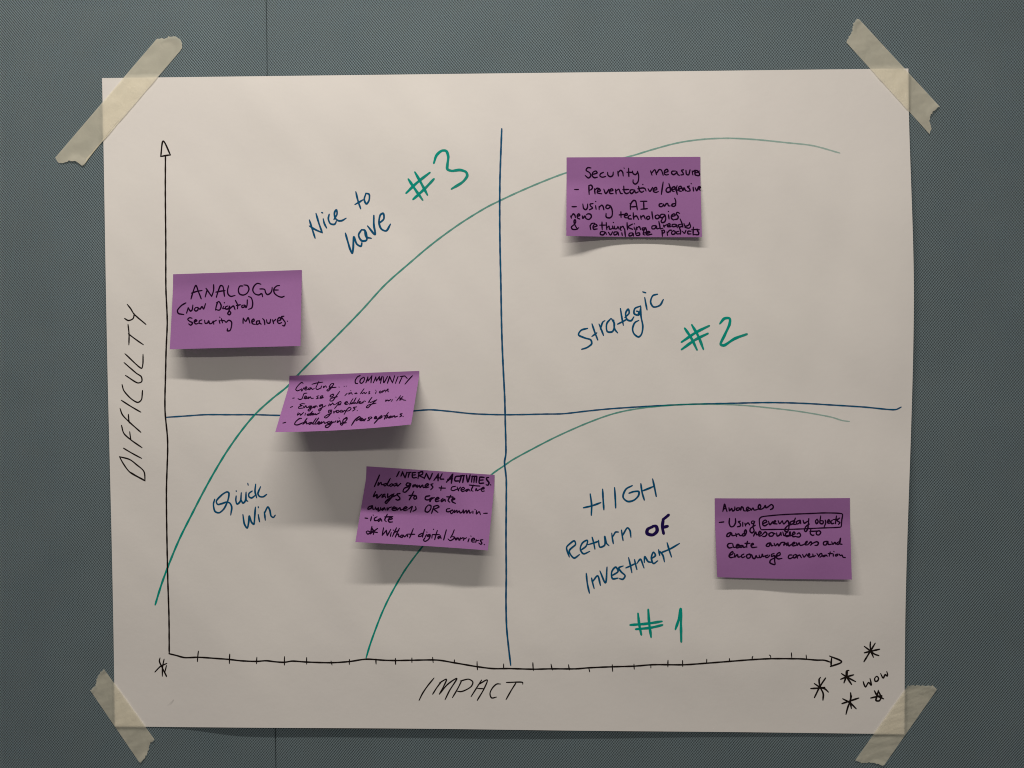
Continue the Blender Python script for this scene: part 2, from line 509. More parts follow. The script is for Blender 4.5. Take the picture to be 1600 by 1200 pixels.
pw('ink_smudge', 'faint grey smudge in the lower left corner', 'thin', 3.0, FULL, "262,1102 267,1099 271,1094", dens=(0.03, 0.13))
NR = (460, 220, 5.3333)
pw('handwritten_word', 'Nice, in dark blue', 'blue', 2.7, NR, "125,660 150,740 172,810;125,710 175,740 232,765;180,605 205,690 232,765;240,650 250,690 268,725;228,597 235,600;290,612 283,650 300,690 335,695 350,670;330,655 355,610 350,575 335,595 338,640 365,665 395,665 430,645", dens=(0.95, 0.95))
pw('handwritten_word', 'to, in dark blue', 'blue', 2.7, NR, "512,425 530,500 552,565;505,530 570,492;595,440 582,490 600,525 622,495 622,445 595,437")
pw('handwritten_word', 'have, in dark blue', 'blue', 2.9, NR, "425,770 445,840 465,905 482,937 490,890 495,800 520,860 555,878 562,850;560,740 535,785 560,832 600,828 600,780 585,745 560,740;585,745 600,800 640,812;610,710 672,780 662,700 662,622;705,688 745,650 740,605 718,615 705,680 725,735 765,750 800,695")
pw('handwritten_mark', 'green number sign and 3', 'green', 3.9, NR, "1005,262 1055,350 1108,450;950,320 1010,410 1068,492;932,435 1020,350 1128,265;990,487 1090,395 1162,318;1162,185 1185,120 1230,82 1265,85 1282,130 1275,200 1275,235 1310,250 1380,243 1430,260 1440,290 1405,340 1310,400", dens=(1.0, 0.85), taper=0.75)
SR = (880, 420, 5)
pw('handwritten_word', 'Strategic, in dark blue on a rising slant', 'blue', 2.6, SR,
   "190,465 140,480 120,515 170,540 215,555 222,585 185,615 145,628;225,430 245,490 270,555;225,527 262,500;280,432 300,480 315,520;290,470 310,415 325,405;372,388 340,430 345,490 385,490 400,430 378,390;395,400 402,470 425,500;"
   "447,310 458,380 470,440;425,432 500,392;482,380 515,345 508,315 488,345 498,395 530,405 552,375;600,292 560,310 555,350 590,360 607,300;572,330 590,335 585,350;605,290 608,370 622,450 612,510 590,532 555,510 542,470 560,420 590,403;637,225 645,270 655,320;622,180 645,187;737,198 700,210 683,260 705,297 755,285 782,240")
pw('handwritten_mark', 'green number sign and 2', 'green', 3.9, SR, "950,465 1000,540 1045,632;1005,438 1055,525 1095,627;925,572 1040,495 1140,445;925,630 1030,555 1130,505;1225,427 1260,388 1300,388 1300,430 1265,510 1230,590 1255,598 1340,545 1435,510", dens=(1.0, 0.9), taper=0.75)
HR = (860, 730, 4.069)
pw('handwritten_word', 'HIGH in dark blue capitals', 'blue', 2.7, HR, "253,170 262,240 260,305;332,140 335,200 340,270;210,258 265,245 320,225;408,130 412,190 415,258;520,117 480,140 462,190 490,217 530,210 560,180 562,155 530,155 500,165;575,105 583,160 597,208;650,75 662,130 673,185;580,152 655,122")
pw('handwritten_word', 'Return, in dark blue', 'blue', 2.5, HR, "120,570 103,510 125,485 152,468 160,490 120,532 150,577 185,555;190,530 228,500 235,465 205,480 190,520 210,550 250,535;265,445 275,480 283,520;240,492 308,470;305,465 315,508 345,495 345,440 358,485 372,498;390,420 400,485;395,445 415,412 432,412;452,400 462,465;458,435 490,385 505,400 512,445")
pw('handwritten_word', 'of, inked over thickly in dark violet', 'violet', 5.2, HR, "650,378 618,395 615,420 650,430 678,405 672,375 650,375;717,335 712,380 720,422;715,333 752,303;718,382 745,375", taper=0.85)
pw('handwritten_word', 'Investment, in dark blue', 'blue', 2.6, HR, "228,675 235,740 248,800;262,705 278,770;270,725 300,690 318,750;315,660 350,735 360,635;390,690 430,662 415,635 390,665 395,708 430,705;462,628 435,640 450,665 475,690 460,712 440,708;497,575 508,620 518,670;480,640 540,612;535,588 550,650;550,612 572,585 595,640;597,605 600,568 622,600 648,605;645,580 668,560 655,540 642,575 655,612 682,595;688,525 695,560;697,535 715,560 725,600;742,480 755,525 770,570;700,545 760,520 820,485")
pw('handwritten_mark', 'green number sign and 1', 'green', 3.8, HR, "557,930 565,1000 578,1065;622,905 628,990 640,1080;508,1003 610,995 708,980;543,1030 640,1020 712,1003;795,1030 815,970 829,900 830,1000 832,1110", dens=(1.0, 0.9), taper=0.75)
QR = (300, 740, 10)
pw('handwritten_word', 'Quick, in dark blue', 'blue', 2.5, QR, "355,400 335,480 360,590 420,612 490,560 540,470 570,380 575,300 550,285 480,320 380,430 400,480 460,470 540,445 590,460 620,520 605,645;690,350 685,420 705,475 755,430 770,300;765,400 795,460 830,430 845,290;845,300 850,420 870,430;690,268 692,275;872,152 877,178;940,272 890,310 890,360 930,380 980,345;995,165 985,280 1010,375;1070,205 1030,315 1055,355 1110,362 1165,325")
pw('handwritten_word', 'Win, in dark blue', 'blue', 2.6, QR, "795,640 820,790 862,850 885,760 895,660 930,760 965,790 980,660 990,525;1035,640 1045,700 1055,750;1035,518 1037,530;1130,600 1138,665 1145,725;1130,625 1185,520 1215,570 1235,660 1270,685 1300,650")

# ------------------------------------------------------------------ sticky notes
def inv_quad(q, px, py):
    s = t = 0.5
    for _ in range(7):
        x, y = bil(q, s, t)
        (x0, y0), (x1, y1), (x2, y2), (x3, y3) = q
        xs = (1 - t) * (x1 - x0) + t * (x2 - x3); ys = (1 - t) * (y1 - y0) + t * (y2 - y3)
        xt = (1 - s) * (x3 - x0) + s * (x2 - x1); yt = (1 - s) * (y3 - y0) + s * (y2 - y1)
        det = xs * yt - xt * ys or 1e-9
        ex, ey = px - x, py - y
        s += (ex * yt - ey * xt) / det
        t += (ey * xs - ex * ys) / det
    return s, t

NOTE_COUNT = 0
class Note:
    """a note stuck by its top strip; its lower part lifts off by lift[left, middle, right] metres"""
    def __init__(self, quad, lift, bend, sag, label, bow=(0, 0)):
        global NOTE_COUNT
        self.q, self.lift, self.bend, self.sag, self.bow = quad, lift, bend, sag, bow
        NOTE_COUNT += 1
        self.seed = NOTE_COUNT
        self.obj = grid('sticky_note', 90, 64, self.pt, note_mat, None, 0.00012)
        tag(self.obj, label=label, cat='sticky note', group='purple sticky notes on the chart')
    def h(self, s, t):
        l0, l1, l2 = self.lift
        # smooth interpolation across the width
        L = l0 * (1 - s) * (1 - 2 * s) + 4 * l1 * s * (1 - s) + l2 * s * (2 * s - 1)
        tb = self.bend[0] * (1 - s) + self.bend[1] * s
        r = 0.16
        x = t - tb
        g = 0.0 if x <= 0 else (x * x / (2 * r) if x < r else x - r / 2)
        g /= (1 - tb - r / 2)
        g = g - self.sag * math.sin(math.pi * min(1, max(0, g))) * 0.5
        wob = 0.00035 * math.sin(5 * s + 2.3 * self.seed) * t + 0.0003 * math.sin(9 * s + 4 * t + self.seed)
        return 0.0005 + L * g + wob * min(1, t * 2)
    def shift(self, s, t):
        # the sides stay straight down the glued strip and swing out only below it
        tb = self.bend[0] * (1 - s) + self.bend[1] * s
        x = max(0.0, t - tb)
        g = (x * x / 0.32 if x < 0.16 else x - 0.08) / (1 - tb - 0.08)
        (x0, _), (x1, _), (x2, _), (x3, _) = self.q
        return (0.8 * (g - t) * ((x3 - x0) * (1 - s) + (x2 - x1) * s),
                self.bow[0] * 4 * s * (1 - s) * (1 - t) + self.bow[1] * 4 * s * (1 - s) * t)
    def hpx(self, px, py):
        s, t = inv_quad(self.q, px, py)
        for _ in range(3):
            dx, dy = self.shift(s, t)
            s, t = inv_quad(self.q, px - dx, py - dy)
        return paper_h(px, py) + self.h(s, t)
    def pt(self, s, t):
        px, py = bil(self.q, s, t)
        dx, dy = self.shift(s, t)
        px, py = px + dx, py + dy
        return ray(px, py, paper_h(px, py) + self.h(s, t))
    def line(self, label, region, data, width=2.1, **kw):
        return write('handwritten_line', label, 'pen', width * 1.03, region, data, self.obj, self.hpx, step=0.8, taper=0.8, **kw)

# -- note 1
n1 = Note(((270.5, 428.5), (471.5, 421.8), (469.5, 540.5), (265.2, 545.8)), (0.017, 0.019, 0.019), (0.12, 0.02), 0.10,
          'purple sticky note headed ANALOGUE, beside the upright axis at the left')
A = (270, 430, 12.5); B = (350, 430, 12.5)
n1.line('ANALOGUE in capitals', A,
  "355,465 385,360 450,200 500,320 555,460;365,350 470,315 570,298;632,425 650,360 665,300;648,255 700,330 758,415;758,415 795,300 797,185;850,430 880,330 935,200 975,215 1010,410;840,330 940,310 1020,300;1090,205 1070,290 1080,370 1130,412 1215,395;"
  "1370,210 1310,215 1280,290 1305,365 1375,387 1450,350 1487,270 1460,205 1390,188;1720,175 1650,160 1590,210 1562,290 1600,360 1680,385 1735,360 1755,420;1700,268 1760,268 1795,280 1815,345 1850,378 1910,345 1935,290 1940,235;2085,200 2030,210 1975,270 1985,350 2060,410 2130,428 2175,410;1978,287 2060,288", 2.2)
n1.line('(Now Digital)', A,
  "255,540 170,590 90,690 110,745 215,768;268,740 300,632;300,632 345,700 375,680 392,582;450,628 420,670 450,700 490,675 490,630 455,630;505,640 530,665 570,612 600,660 640,555;"
  "880,520 850,600 835,680;850,540 900,515 945,600 910,680 835,668;995,608 975,650 1020,650;1005,535;1075,600 1030,620 1035,660 1090,650 1110,600 1095,700 1072,750 1105,772 1132,735 1100,680 1150,620 1185,600 1215,668;1222,490 1265,580 1262,655;1240,590 1320,575;"
  "1400,580 1348,595 1355,632 1400,615 1408,585 1430,632 1450,580 1455,480;1480,415 1530,440 1560,540 1540,640 1480,665", 2.2)
n1.line('Security Measures.', A,
  "375,840 330,830 292,860 330,900 385,930 350,975 310,950;420,915 470,890 445,868 418,910 445,950 495,942;568,872 522,890 515,935 570,948;620,880 635,940 680,930 700,890 720,945 765,935 790,895 800,955;800,905 850,880;905,880 920,940;915,818;950,850 972,930;935,885 1010,890 1040,920 1090,880 1145,910 1145,1000 1115,1080 1065,1085 1068,1045;"
  "1375,835 1372,940;1378,840 1425,900 1470,830 1505,935;1540,920 1590,890 1580,855 1545,885 1555,945 1610,960;1685,890 1640,900 1640,960 1690,935 1690,885 1700,935 1725,955;1755,848 1785,880 1797,965;1830,870 1845,930 1890,935 1912,860;1950,870 1970,945;1965,905 2010,860;2045,900 2110,865 2090,825 2055,850 2042,905 2075,942 2125,925;2170,800 2122,812 2160,870 2197,930 2175,990 2145,980;2235,895", 2.2)

# -- note 2
n2 = Note(((452.3, 587.2), (655.0, 579.5), (642.3, 663.2), (430.0, 675.2)), (0.050, 0.054, 0.058), (0.10, 0.04), 0.06,
          'purple sticky note headed COMMUNITY, curling far off the sheet over the green curve', bow=(0, 2.6))
C = (430, 575, 12.5); D = (530, 575, 12.5)
n2.line('COMMUNITY in slanted capitals', D,
  "410,145 355,175 312,250 322,300 360,302;480,178 420,220 405,275 430,300 475,265 495,195 480,178;520,290 560,172;560,172 562,255;562,255 640,150;640,150 620,290;665,290 715,172;715,172 725,255;725,255 785,165;785,165 790,240 840,160;840,160 805,300;868,172 870,285 945,162;940,298 985,160;985,160 1040,290;1040,290 1082,150;1150,165 1098,300;1188,165 1282,155;1235,165 1172,300;1282,152 1328,202;1430,150 1360,225 1285,315", 1.9)
n2.line('Creating...', C,
  "545,300 520,280 440,350 402,420 430,445 500,420;510,400 515,450 560,385;570,415 620,388 605,365 575,400 590,430 640,415;700,380 650,400 660,425 710,395 722,418 765,400;855,258 820,330 795,395 820,420 900,385;718,318 800,295 930,275;905,350 890,398;945,355 942,385 985,348 1005,380;1145,300 1095,310 1055,375 1100,368 1145,310 1090,395 1030,450 1008,435 1080,390 1190,375;1245,370;1345,355;1385,350", 1.65)
n2.line('Sense of inclusion, with a dot in front', C,
  "340,590 375,585;620,490 565,500 522,600 480,615 445,598;560,595 612,570 600,545 572,570 580,600 630,590 645,560 645,600 685,562 705,592 750,588;855,542 812,555 842,588 800,600;868,590 925,565 930,542 892,552 880,590 945,578;1145,510 1085,530 1072,560 1110,562 1145,525 1125,505;1258,458 1190,550 1120,640 1070,640 1080,602 1140,578 1215,560;"
  "1405,495 1360,540;1475,440;1445,482 1435,512 1485,482 1505,515;1585,480 1552,500 1600,498;1735,405 1680,480 1665,505;1690,485 1700,502 1740,475 1755,502 1785,478;1850,455 1825,470 1850,492 1820,505;1975,462 1958,497;1962,432;2050,450 2030,470 2045,488 2078,465 2055,448;2105,435 2092,475;2100,470 2145,428 2150,470;2165,450 2205,408 2200,455 2215,465", 1.7)
n2.line('Engaging elderly with, with a dot in front', C,
  "295,770 340,750;580,700 520,697 482,718 530,735;530,735 462,758 455,785 540,782;555,745 560,780 600,735 615,775 650,760;705,738 655,750 665,778 715,745 700,800 660,842 640,822 700,785 780,765;800,735 745,758 765,778 805,738 825,762;925,710 865,730 868,755 925,720 900,800 860,842 848,815 920,770 990,735;1060,700 1040,742;1120,680;1082,708 1068,732 1130,690 1145,718 1180,705;1190,700 1240,668 1280,655 1285,688 1210,722 1280,716;1240,688 1200,740 1160,790;"
  "1355,702 1415,668 1392,655 1355,690 1380,712 1440,695;1520,598 1480,660 1455,718;1510,668 1480,702 1540,680;1580,580 1520,695;1570,672 1532,692 1590,685;1650,598 1590,695;1610,688 1670,662 1650,650 1630,680 1680,692 1700,660;1700,662 1705,688 1740,642 1765,652;1890,572 1840,640 1815,678;1840,648 1850,672 1980,622;1985,618 1870,718 1810,775 1780,770 1810,728 1970,685;"
  "2165,618 2152,650 2200,625 2210,642 2262,612;2292,618 2270,652;2355,568;2450,540 2410,590 2372,642;2420,590 2465,585;2495,552 2430,630 2480,602 2500,622 2550,630", 1.65)
n2.line('wider groups.', C,
  "450,872 432,922 482,888 492,922 555,868;592,880 580,925;662,892 622,910 640,928 685,888;730,842 690,890 670,922 700,915 752,890 722,882 702,915 762,910 785,888 790,912 872,872;"
  "1110,820 1045,830 1040,868 1100,840 1060,920 990,975 960,960 1010,920 1100,880;1142,842 1145,885 1160,855 1205,828;1222,828 1190,858 1218,872 1252,842 1225,825;1290,822 1262,850 1290,862 1315,838 1292,822;1312,830 1315,862 1358,825 1372,850;1408,800 1345,908;1382,830 1450,768 1482,790 1452,828 1400,842;1592,758 1525,775 1560,802 1510,840;1600,830", 1.7)
n2.line('Challenging perseptions., with a dot in front', C,
  "150,1075 205,1060;515,985 480,985 400,1050 380,1100 430,1112 560,1062;622,982 540,1105;560,1085 612,1048 608,1090 650,1080;702,1058 652,1080 672,1102 715,1062 720,1095;800,980 735,1090 760,1095;848,975 775,1092 802,1095;810,1085 872,1060 850,1048 828,1088 872,1092 905,1048;905,1050 892,1088 952,1048 965,1080 1000,1065;1060,1040 1012,1065 1045,1085 1105,1040 1085,1105 1020,1162 980,1150 992,1120 1060,1100 1150,1050;1185,1030 1165,1062;1245,975;1215,1030 1212,1065 1262,1028 1275,1062;1400,975 1340,1000 1318,1050 1352,1058 1405,990 1398,965 1375,972;1352,1062 1272,1090 1300,1118 1335,1080 1390,1068;"
  "1640,945 1570,1000 1490,1118;1560,1015 1650,950 1668,972 1580,1032;1655,1025 1705,990 1685,978 1655,1020 1705,1025 1735,995;1722,1000 1732,1032 1772,985;1855,955 1820,975 1842,1010 1805,1030;1840,1000 1890,968 1870,955;1932,992 1985,962 1962,945 1940,985 1992,990;2045,958 1990,1020 1935,1080;2010,982 2080,930 2085,958 2005,1002;2210,868 2160,940 2130,1000;2120,935 2200,928;2165,985 2195,950 2205,975;2255,938 2222,955 2222,975 2262,958 2255,935;2282,932 2275,965 2330,930 2332,958 2390,940;2480,892 2440,902 2468,930 2430,955;2495,945", 2.0)

# -- note 3
n3 = Note(((572.6, 728.6), (772.8, 742.0), (762.3, 860.0), (555.2, 847.0)), (0.023, 0.022, 0.021), (0.08, 0.06), 0.08,
          'purple sticky note headed INTERNAL ACTIVITIES, below the COMMUNITY note and shaded by it', bow=(0, -0.8))
E_ = (565, 725, 12.5); F_ = (650, 725, 12.5); G_ = (560, 780, 12.5); H_ = (650, 780, 12.5)
n3.line('INTERNAL in capitals', E_, "735,145 710,195 685,245;768,238 800,152;800,152 848,272;848,272 882,160;882,172 965,160;935,165 908,265;1060,165 990,172;988,172 1000,265 1072,265;992,217 1050,210;1125,175 1100,285;1100,172 1190,150 1190,198 1120,225;1120,225 1222,272;1222,287 1265,180;1265,180 1328,308;1328,308 1382,180;1412,320 1500,190;1500,190 1493,330;1435,275 1512,260;1572,190 1535,288 1607,295", 2.3)
n3.line('ACTIVITIES. in heavier capitals', F_, "595,355 660,270 720,195;720,195 690,375;620,300 712,285;632,325 705,205;832,235 772,250 760,325 832,330;830,242 912,222;888,232 850,360;940,225 912,360;908,232 945,225;985,218 1010,350 1058,212;1100,235 1085,350;1090,240 1185,238;1145,242 1130,360;1190,245 1175,360;1330,262 1245,255;1245,255 1237,372 1322,372;1242,315 1312,310;1418,262 1378,272 1382,305 1425,365 1405,412 1370,405;1455,405", 2.5)
n3.line('Indoor games +', E_, "350,215 300,330 250,440;330,358 320,415 380,358 392,405 435,392;482,378 432,400 450,430 492,398;560,280 500,410 530,430;582,388 542,418 578,435 612,398 585,385;662,380 622,402 640,430 682,402 658,378;688,372 700,430 765,377;"
  "960,382 895,370 870,408 905,430 962,380 930,470 855,548 812,542 830,480 955,430;1052,402 1002,420 1002,452 1060,408 1065,445 1090,412;1090,412 1082,460 1130,415 1142,460 1192,410 1205,460 1310,402 1285,385 1242,420 1252,460 1315,448;1395,385 1355,402 1392,450 1350,500;1562,430 1547,515;1512,465 1638,470", 2.2)
n3.line('creative', F_, "772,435 705,450 685,500 720,520 802,490;802,448 830,528 835,490 872,450;875,512 950,482 925,455 880,490 900,535 965,518;1022,488 972,510 982,535 1040,500 1055,530;1122,410 1080,515 1115,530;1040,410 1250,430;1172,478 1160,522;1182,478 1192,520 1250,490;1250,490 1330,480 1322,452 1272,490 1290,532 1335,525", 2.0)
n3.line('ways to create', E_, "270,540 232,638 300,600 300,665 345,635 392,590;460,590 422,600 400,650 458,622 470,660;512,580 510,650 600,592;632,580 560,680 480,770 460,750 530,682 650,620 690,600;752,575 692,590 745,660 745,690 700,705 668,688;1020,535 975,620 930,700;925,615 1020,610 1050,612;1060,618 1020,650 1030,685 1072,672 1068,620;"
  "1332,620 1252,640 1245,690 1300,700 1380,655;1340,668 1335,735 1360,690 1420,652;1440,702 1512,672 1490,650 1442,690 1452,730 1515,720;1590,672 1552,710 1562,735 1625,692 1635,728;1742,610 1690,715 1722,745;1662,640 1785,642;1762,710 1822,682 1795,665 1762,700 1775,738 1832,768", 2.4)
n3.line('awareness OR', E_, "210,812 135,840 125,885 185,862 210,818 222,880 262,878;270,840 290,890 330,852 322,920 368,890 372,850;450,850 402,880 402,905 452,868 465,900;500,852 500,900 540,855 582,840;590,882 662,860 635,835 592,880 612,905 672,895 690,852;690,852 690,900 750,852 762,900 805,882;812,882 890,852 862,832 812,880 832,905 895,895;920,880 990,825 985,850 952,940;920,872;1055,832 1062,885 1002,922;"
  "1302,800 1258,850 1242,920 1290,940 1348,880 1352,810 1308,800;1422,820 1365,965;1402,832 1485,810 1512,838 1412,882;1412,882 1490,945", 2.2)
n3.line('commin-', F_, "662,870 602,882 595,925 640,932 702,898;705,897 672,938 690,970 730,930 712,895;755,900 750,948 800,902 802,952 845,915 862,955 905,935 922,890;932,900 932,960 982,902 992,960 1032,902 1052,960 1085,935;1112,918 1112,965;1150,885;1182,910 1180,975 1232,930 1258,985;1320,963 1395,960", 2.0)
n3.line('-icate', E_, "65,1055 120,1060;195,1030 175,1110;225,995;302,1030 252,1060 255,1102 312,1100;372,1060 322,1090 330,1122 382,1080 395,1118;502,980 452,1095 482,1125;450,1032 610,1025;520,1092 602,1068 572,1045 520,1090 542,1132 605,1130", 2.1)
n3.line('Without digital barriers. with a scribbled star in front', G_, "150,640 182,620 232,650 182,682 158,655;265,530 242,650;260,545 300,650 290,690;375,570 300,625 250,665;240,622 370,650;232,680 300,600;"
  "492,558 465,705;465,705 545,605;545,605 562,712;562,712 632,588;642,650 625,725;680,602;745,558 705,640 665,725;690,652 790,612;800,570 720,740;728,712 780,680 790,732 815,725;850,700 812,728 850,745 872,712 848,695;882,700 902,735 950,690 962,732;1072,575 1035,670 1000,755;960,680 1100,685;"
  "1250,662 1182,700 1172,728 1230,720 1262,680;1292,590 1252,740;1332,690 1302,742;1335,640;1402,682 1352,700 1355,730 1402,702 1372,780 1302,822 1272,800 1300,755;1442,692 1435,760;1465,585;1542,610 1490,790;1452,690 1582,690;1602,712 1552,740 1562,770 1602,732 1615,770;1718,598 1690,700 1665,795;"
  "1872,598 1840,680 1800,752;1750,775 1792,808 1850,780 1882,745 1842,730;1942,752 1892,770 1902,795 1952,760 1962,800;1992,750 1980,802;1992,775 2042,750;2062,752 2050,805;2057,782 2112,752;2162,770 2140,832;2195,718;2212,802 2272,790 2252,760 2212,790 2222,832 2272,835;2302,790 2292,842;2297,815 2352,800;2432,790 2382,802 2412,858 2392,880 2352,855;2455,882", 2.1)

# -- note 4
n4 = Note(((885.3, 245.9), (1094.3, 245.0), (1096.8, 370.5), (884.8, 368.5)), (0.0120, 0.0040, 0.0062), (0.26, 0.22), -0.2,
          'purple sticky note headed Security measures, in the upper right of the chart', bow=(0, 0.9))
I_ = (885, 250, 12.5); K_ = (885, 310, 12.5); L_ = (975, 310, 12.5)
n4.line('Security measures', I_, "480,155 415,150 385,200 455,250 475,310 430,350 368,302;500,285 600,250 575,215 515,245 508,310 545,345 605,335;725,240 668,268 655,310 700,335 765,320;805,240 812,295 858,325 905,300 915,235;1005,220 1015,310;1012,245 1060,200 1098,235 1110,310;1125,155;1215,160 1220,320;1180,237 1290,240;1290,215 1305,265 1350,285 1385,245;1388,220 1412,320 1395,430 1345,470 1305,440 1302,385;"
  "1645,212 1672,295;1668,250 1725,190 1760,285;1760,260 1815,185 1852,195 1890,295;1915,245 1985,220 1965,180 1922,205 1915,270 1955,290 1992,280;2135,215 2065,220 2055,260 2095,285 2150,245 2155,220 2172,275 2205,300;2290,190 2247,202 2272,240 2285,280 2235,290;2335,200 2345,275 2385,290 2415,190;2455,210 2470,290;2462,232 2515,195;2515,252 2565,235 2548,200 2512,230 2518,290 2558,300;2600,215 2565,222 2600,262 2590,302 2552,305", 2.2)
n4.line('- Preventative/defensive', I_, "160,575 235,575;440,500 445,670;435,502 480,490 510,530 485,575 445,590;550,560 560,660;560,582 600,550 645,558;600,622 662,600 642,565 612,590 605,640 690,660;730,570 770,655 830,570;840,612 912,590 885,560 842,600 852,650 912,655;960,570 972,660;972,602 1022,570 1060,650 1092,655;1120,510 1130,620 1170,655 1215,640;1102,578 1220,572;1332,585 1262,582 1240,620 1272,655 1322,610 1332,590 1352,640 1402,620;1410,515 1430,600 1472,628 1510,605;1392,562 1500,545 1535,560 1555,605;1490,475;"
  "1595,560 1630,612 1685,535;1695,592 1765,575 1755,535 1708,560 1700,610 1745,632 1795,615;1890,430 1872,550 1855,670;2045,545 1978,540 1945,590 1975,630 2022,612 2037,565;2002,460 2030,560 2032,620;2055,582 2125,560 2108,520 2068,540 2065,600 2105,612;2162,500 2145,560 2165,670;2135,592 2205,580;2185,562 2245,550 2235,512 2195,530 2195,598 2245,610;2255,530 2275,600 2297,542 2330,600 2350,600;2405,508 2365,520 2405,560 2415,600 2365,610;2475,530 2485,605;2435,458;2515,540 2545,600 2580,520;2575,560 2620,540 2605,515 2580,555 2612,588", 2.3)
n4.line('- using AI and', I_, "110,910 195,910;320,860 338,945 378,970 408,935 415,860;520,850 462,862 472,898 512,935 450,972;570,890 580,960;570,808;640,902 640,965;642,925 690,880 715,905 732,970;850,890 792,880 770,928 808,950 852,915 852,890 892,970 890,1090 842,1130 778,1112 775,1042;"
  "1250,965 1255,860 1315,788 1350,800 1372,890 1385,970;1242,850 1262,860;1260,915 1372,905;1445,805 1572,805;1510,805 1515,950;1455,960 1580,948;1865,850 1818,860 1815,900 1862,910 1892,870 1888,850 1912,900 1945,858 1975,848 1995,895 2025,895;2120,850 2068,862 2058,892 2105,905 2135,870;2115,745 2135,800 2132,890", 2.3)
n4.line('new', K_, "85,342 97,382;97,352 135,300 168,335 175,372;210,352 262,330 242,300 212,330 217,380 262,402;310,340 322,390 362,342 382,390 440,410 488,355 472,312 420,300 390,320", 2.3)
n4.line('technologies', K_, "1065,260 1068,372;1030,322 1120,310;1132,342 1192,320 1172,290 1135,320 1142,370 1192,380;1255,328 1210,350 1215,395 1272,400;1305,280 1315,405;1315,370 1365,340 1410,410;"
  "1450,340 1460,405;1460,370 1505,335 1540,400;1605,347 1565,370 1585,410 1625,390 1620,350 1600,344;1670,260 1690,405;1785,320 1735,342 1748,390 1795,390 1815,350 1785,320;1915,310 1855,312 1827,350 1865,380 1912,342 1925,320 1940,400 1915,460 1865,470 1850,440 1875,400;1995,320 2005,400;1990,253;2065,350 2125,330 2105,300 2055,330 2055,390 2095,420;2210,290 2165,270 2145,300 2185,360 2165,400 2115,410", 2.3)
n4.line('& rethinking already', K_, "240,572 202,602 120,602 97,560 150,510 182,460 170,415 152,430 152,480 190,560 218,600;460,530 477,610;462,545 492,492 550,482;530,562 600,532 562,500 522,540 532,600 602,595;695,460 700,610;650,522 760,520;778,470 790,610;792,572 832,540 842,600 890,590;900,540 912,590 940,590;915,468;935,540 942,590 985,590 1005,550 1030,600;1052,550 1060,620;1062,572 1102,545 1132,602;1185,470 1195,610;1290,500 1202,558 1292,602;1322,560 1330,602;1325,493;1370,560 1380,602;1382,572 1422,550 1452,612;1552,570 1482,582 1492,620 1552,590 1560,655 1502,680;"
  "1745,530 1675,542 1672,590 1725,590 1757,540 1767,590 1825,580;1805,450 1825,540 1835,592 1885,580;1895,520 1912,560;1898,545 1955,512;1975,542 2025,520 2015,490 1975,512 1977,550 2045,550;2125,502 2065,512 2075,550 2135,540 2147,510 2165,570;2247,502 2185,520 2205,560 2265,540;2220,400 2255,480 2275,560;2295,490 2315,540 2385,520 2405,470;2405,482 2425,550 2395,580 2315,565", 2.2)
n4.line('available products', K_, "750,652 672,652 662,700 720,710 762,662 782,702;820,660 862,715 902,652;992,652 932,660 932,710 982,700 1002,660 1022,720;1082,670 1092,720;1065,620;1140,592 1152,740;1292,672 1232,682 1222,730 1280,720 1302,682 1312,735;1362,580 1352,680 1372,722 1432,710 1422,672 1372,680;1522,602 1500,700 1535,715;1550,692 1632,660 1602,642 1562,670 1572,712 1670,697;"
  "1870,622 1875,740;1855,632 1905,620 1915,660 1875,682;1965,650 1975,720;1975,672 2015,622 2055,620;2092,628 2055,660 2065,700 2115,690 2125,650 2092,625;2200,640 2155,652 2155,690 2215,690;2205,572 2232,640 2225,702;2265,642 2305,680 2335,622;2435,640 2375,642 2375,690 2435,692;2480,560 2475,715;2445,612 2565,600;2595,610 2555,622 2585,670 2575,705 2495,705", 2.2)

